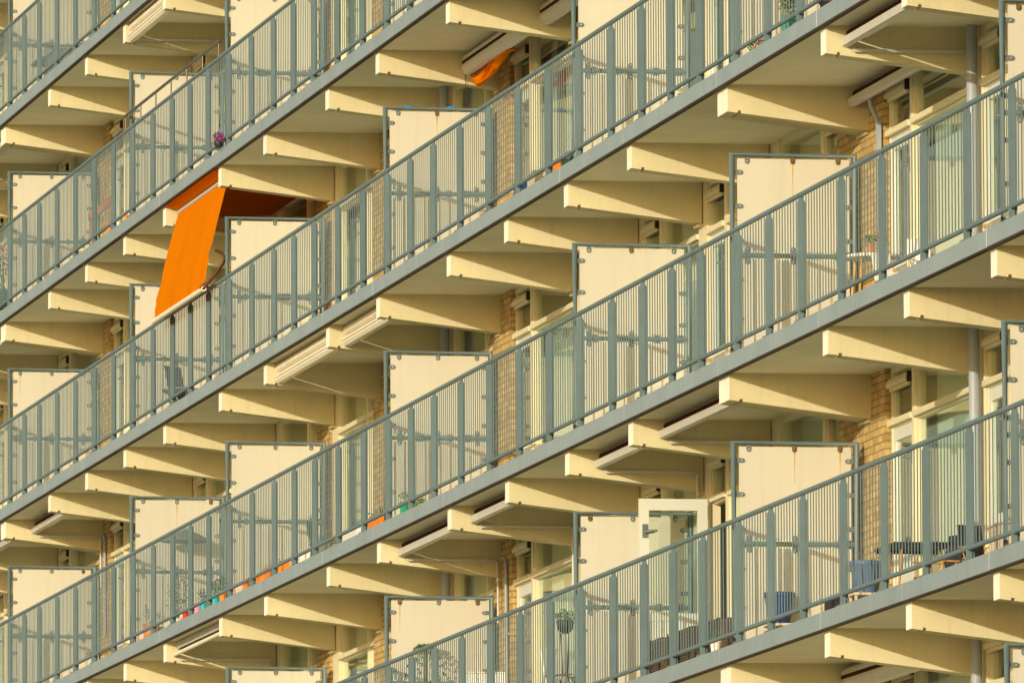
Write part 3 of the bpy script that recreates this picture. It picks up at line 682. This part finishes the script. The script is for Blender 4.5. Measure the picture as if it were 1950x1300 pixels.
# fourth row (slab 4)
table('small round white table on yellow wooden legs, right side of fourth row', 57.5, .55, 4, .27, .58, 'whitep', 'yellowwood')
pot('small white pot with red flower and leaves on the round white table', 57.55, .62, 4, .09, .10, 'whitep', FT+.581, ['leaf'], .10, .11, 50, .014, 'red')
pot('small terracotta pot with leaves, right one on the round white table', 57.72, .48, 4, .08, .09, 'terra', FT+.581, ['leaf'], .09, .11, 50, .014)
folding_chair('white plastic garden chair right of the round white table', 58.55, .5, 4, 2.0, 'whitep', 'whitep', sc=.5)
folding_chair('white folding stool chair with yellow struts behind the round table', 59.9, .5, 4, 1.6, 'whitep', 'yellowwood', sc=.5)
trough('green planter box with leafy shrubs, middle of fourth row', 31.9, 32.7, .32, 4, .20, .43, 'green', ['leaf', 'leafl'], .17, 200, .022)
trough('short bushy plant box right of the green planter, fourth row', 33.1, 33.7, .32, 4, .16, .28, 'darkgreen', ['leafl', 'leaf'], .14, 120, .024)
trough('orange brown planter box near the grey post, fourth row', 30.1, 31.1, .32, 4, .18, .42, 'orangepot', ['leaf'], .10, 60, .016)
trough('white box with folded cloths on the floor, fourth row', 28.0, 29.2, .36, 4, FT+.002, .42, 'whitep')
trough('orange planter crate, left one of the pair in fourth row', 21.35, 21.95, .35, 4, .15, .42, 'orangepot', None)
trough('orange planter crate, right one of the pair in fourth row', 22.3, 23.4, .35, 4, .15, .45, 'orangepot', ['wicker'], .06, 40, .012)
trough('narrow orange planter at the left of the orange pair, fourth row', 20.62, 20.98, .35, 4, .15, .40, 'orangepot')
pot('turquoise pot with leafy stems, larger one, fourth row left', 18.1, .30, 4, .15, .30, 'turq', FT, ['leaf', 'leafl'], .20, .20, 120, .022)
pot('small orange pot right of the turquoise pot, fourth row left', 18.85, .30, 4, .13, .29, 'orangepot', FT, ['leaf'], .22, .12, 60, .02)
pot('small turquoise pot with dark sprigs, fourth row left', 17.1, .30, 4, .10, .28, 'turq', FT, ['leaf'], .18, .14, 70, .018)
pot('pink square pot beside the small turquoise pot', 16.75, .28, 4, .10, .28, 'pink', FT)
pot('bright red pot, leftmost of the coloured pots in fourth row', 15.72, .28, 4, .08, .28, 'red', FT)
trough('long terracotta trough with dark purple herbs, fourth row far left', 11.4, 12.4, .32, 4, .15, .48, 'terra', ['leaf', 'purple'], .30, 220, .022)
pot('loose bushy plant right of the terracotta trough, fourth row', 13.9, .45, 4, .20, .30, 'sand', FT, ['leaf'], .55, .30, 120, .022)
pr_ = empty('parasol', (12.6, .75, Z(4)+FT), 'small dark grey opened parasol behind the railing, fourth row left', 'parasol')
MB().tube([(0, 0, .004), (0, 0, 1.52)], .012, M['grey'], 8).build('pole', pr_)
MB().lathe(0, 0, [(.36, 1.40), (.33, 1.42), (.18, 1.50), (.02, 1.56), (.004, 1.58)], M['grey'], 8).build('canopy', pr_)
folding_chair('dark blue grey chair behind the railing, middle left of fourth row', 24.6, .7, 4, 2.6, 'grey', 'black', sc=.72)
tag(MB().tube([(0, 0, .004), (.01, .02, .75)], [.02, .035], M['red'], 10).build('closed_umbrella', None, 0, (27.05, .42, Z(4)+FT)), 'closed red umbrella leaning by the brick pier, fourth row', 'umbrella')
# third row (slab 3)
trough('white planter with green leaves and pink flowers, third row right', 53.15, 53.75, .30, 3, .18, .30, 'whitep', ['leaf', 'leafl'], .14, 130, .020, 'magenta')
pot('teal green round pot with bright leafy bush, third row right', 54.85, .32, 3, .21, .34, 'turq2', FT, ['leafl', 'leaf'], .24, .22, 200, .024)
pot('dark potted plant by the grey post at the upper right edge', 56.8, .32, 3, .26, .26, 'black', FT, ['wicker', 'leaf'], .12, .24, 160, .02)
crate('orange and cream carton on the floor, third row middle', 42.4, .32, 3, .36, .16, .28, 'orangepot', 'carton')
pot('dark green low bowl pot right of the orange carton', 43.0, .34, 3, .22, .30, 'darkgreen', FT, ['leafl'], .06, .14, 30, .014)
dr = empty('drying_rack', (10.2, .70, Z(3)+FT), 'folding drying rack hung with dark laundry, third row left', 'rack')
for a in (0, .55): 
    MB().tube([(a, -.2, .004), (a+.9, .0, .98), (a+1.0, .2, .98)], .010, M['steel'], 6).build('frame', dr)
for j in range(5): MB().tube([(.7+j*.16, -.25, .95), (.7+j*.16, .35, .95)], .006, M['steel'], 6).build('rod', dr)
for j in range(5): MB().box(.66+j*.17, .69+j*.17, -.22+.04*j, .10+.03*j, .62-.03*(j % 3), .955, M['grey'] if j % 2 else M['black']).build('laundry', dr)
folding_chair('dark metal chair right of the drying rack, third row left', 13.3, .7, 3, 2.4, 'black', 'grey', None, sc=.85)
table('dark round bistro table behind the railing, third row left', 12.35, .75, 3, .28, .62, 'grey', 'black')
# second row (slab 2)
pot('orange pot on the floor, left one, second row left', 8.6, .32, 2, .13, .40, 'orangepot', FT)
pot('small orange pot, right one, second row left', 10.3, .32, 2, .10, .33, 'orangepot', FT)
tag(MB().obox((0, 0, .92), (1.15, 0, -.0), (0, .01, 0), (0, 0, .055), M['terra']).obox((-1.0, 0, .46), (.015, 0, 0), (0, .01, 0), (0, 0, .45), M['wood']).obox((1.0, 0, .46), (.015, 0, 0), (0, .01, 0), (0, 0, .45), M['wood']).build('shelf_board', None, 0, (5.6, .62, Z(2)+FT)), 'reddish board shelf standing behind the railing, second row left', 'shelf')
fb = empty('flower_basket', (21.25, -.12, Z(2)+.24), 'round basket of purple flowers hanging outside the railing, second row', 'flower basket')
MB().lathe(0, 0, [(.02, -.10), (.05, -.07), (.065, -.02), (.06, -.015)], M['black'], 14).build('basket', fb)
MB().leaves((0, 0, .03), (.09, .08, .08), 220, .016, [M['purple'], M['magenta'], M['purple'], M['leaf']], 8).build('flowers', fb)
MB().tube([(0, .02, .0), (0, .08, .02), (0, .10, -.04)], .006, M['dark'], 6).build('hook', fb)
pot('pot of red and white flowers cut by the left edge, second row', -3.7, .5, 2, .20, .28, 'darkgreen', FT+.45, ['leaf', 'leaf', 'whitep'], .62, .2, 160, .022, 'red')
stand_box('tall dark stand under the red and white flowers at the left edge', -3.7, .5, 2, .26, .45, 'black')
# top row (slab 1)
hc = empty('covered_grill', (-.95, .60, Z(1)+FT), 'grey cloth cover on a small round grill behind the railing, top left', 'grill')
MB().lathe(0, 0, [(.15, 1.30), (.14, 1.33), (.125, 1.45), (.10, 1.55), (.07, 1.60), (.01, 1.62)], M['grey'], 14).build('cover', hc)
MB().lathe(0, 0, [(.13, 1.26), (.15, 1.285), (.15, 1.299)], M['black'], 14).build('bowl', hc)
for a in (0, 2.1, 4.2): MB().tube([(.10*math.cos(a), .10*math.sin(a), 1.262), (.2*math.cos(a), .2*math.sin(a), .004)], .010, M['grey'], 6).build('leg', hc)
table('dark low table with clutter behind the railing, top left', .9, .65, 1, .5, .72, 'grey', 'grey', round_=False, w2=.3)
crate('dark storage tub right of the low table, top left', 2.6, .55, 1, .9, .4, .62, 'grey', 'storage_tub')
# more small things seen under the lower rails
crate('dark blue folded bag on the floor left of the cartons, third row middle', 40.35, .30, 3, .5, .12, .30, 'blue', 'bag_box')
crate('cream low carton between the blue bag and the orange carton, third row', 41.2, .30, 3, .45, .14, .31, 'sand', 'carton')
crate('small white box on the floor, middle left of fourth row', 25.0, .33, 4, .34, .12, .28, 'whitep', 'small_box')
crate('low grey crate by the red umbrella, fourth row', 26.3, .33, 4, .5, .16, .30, 'grey')
crate('pale tray on the floor right of the orange pots, second row left', 11.4, .33, 2, .6, .12, .33, 'whitep', 'tray')
bb = MB(); rb_ = random.Random(5)
for j in range(16):
    a, c = rb_.uniform(-.09, .09), rb_.uniform(-.09, .09); bb.tube([(a, c, .004), (a*.6+.01*j/16, c*.6, 1.45+rb_.uniform(-.2, .15))], .010, M['wood'] if j % 3 else M['wicker'], 6)
tag(bb.build('bamboo_bundle', None, 0, (64.55, .75, Z(5)+FT)), 'bundle of brown bamboo poles standing at the right edge, lowest row', 'poles')
cb = empty('slatted_box', (63.75, .45, Z(5)+FT), 'cream slatted box beside the bamboo poles, lowest row right', 'box')
c_ = MB()
for j in range(6): c_.box(-.30+j*.10, -.206+j*.10, -.13, -.115, .01, .36, M['sand'])
c_.box(-.30, .294, -.1145, .13, .01, .35, M['sand']); c_.build('body', cb)
MB().box(-.32, .314, -.145, .145, .361, .38, M['sand']).build('lid', cb)
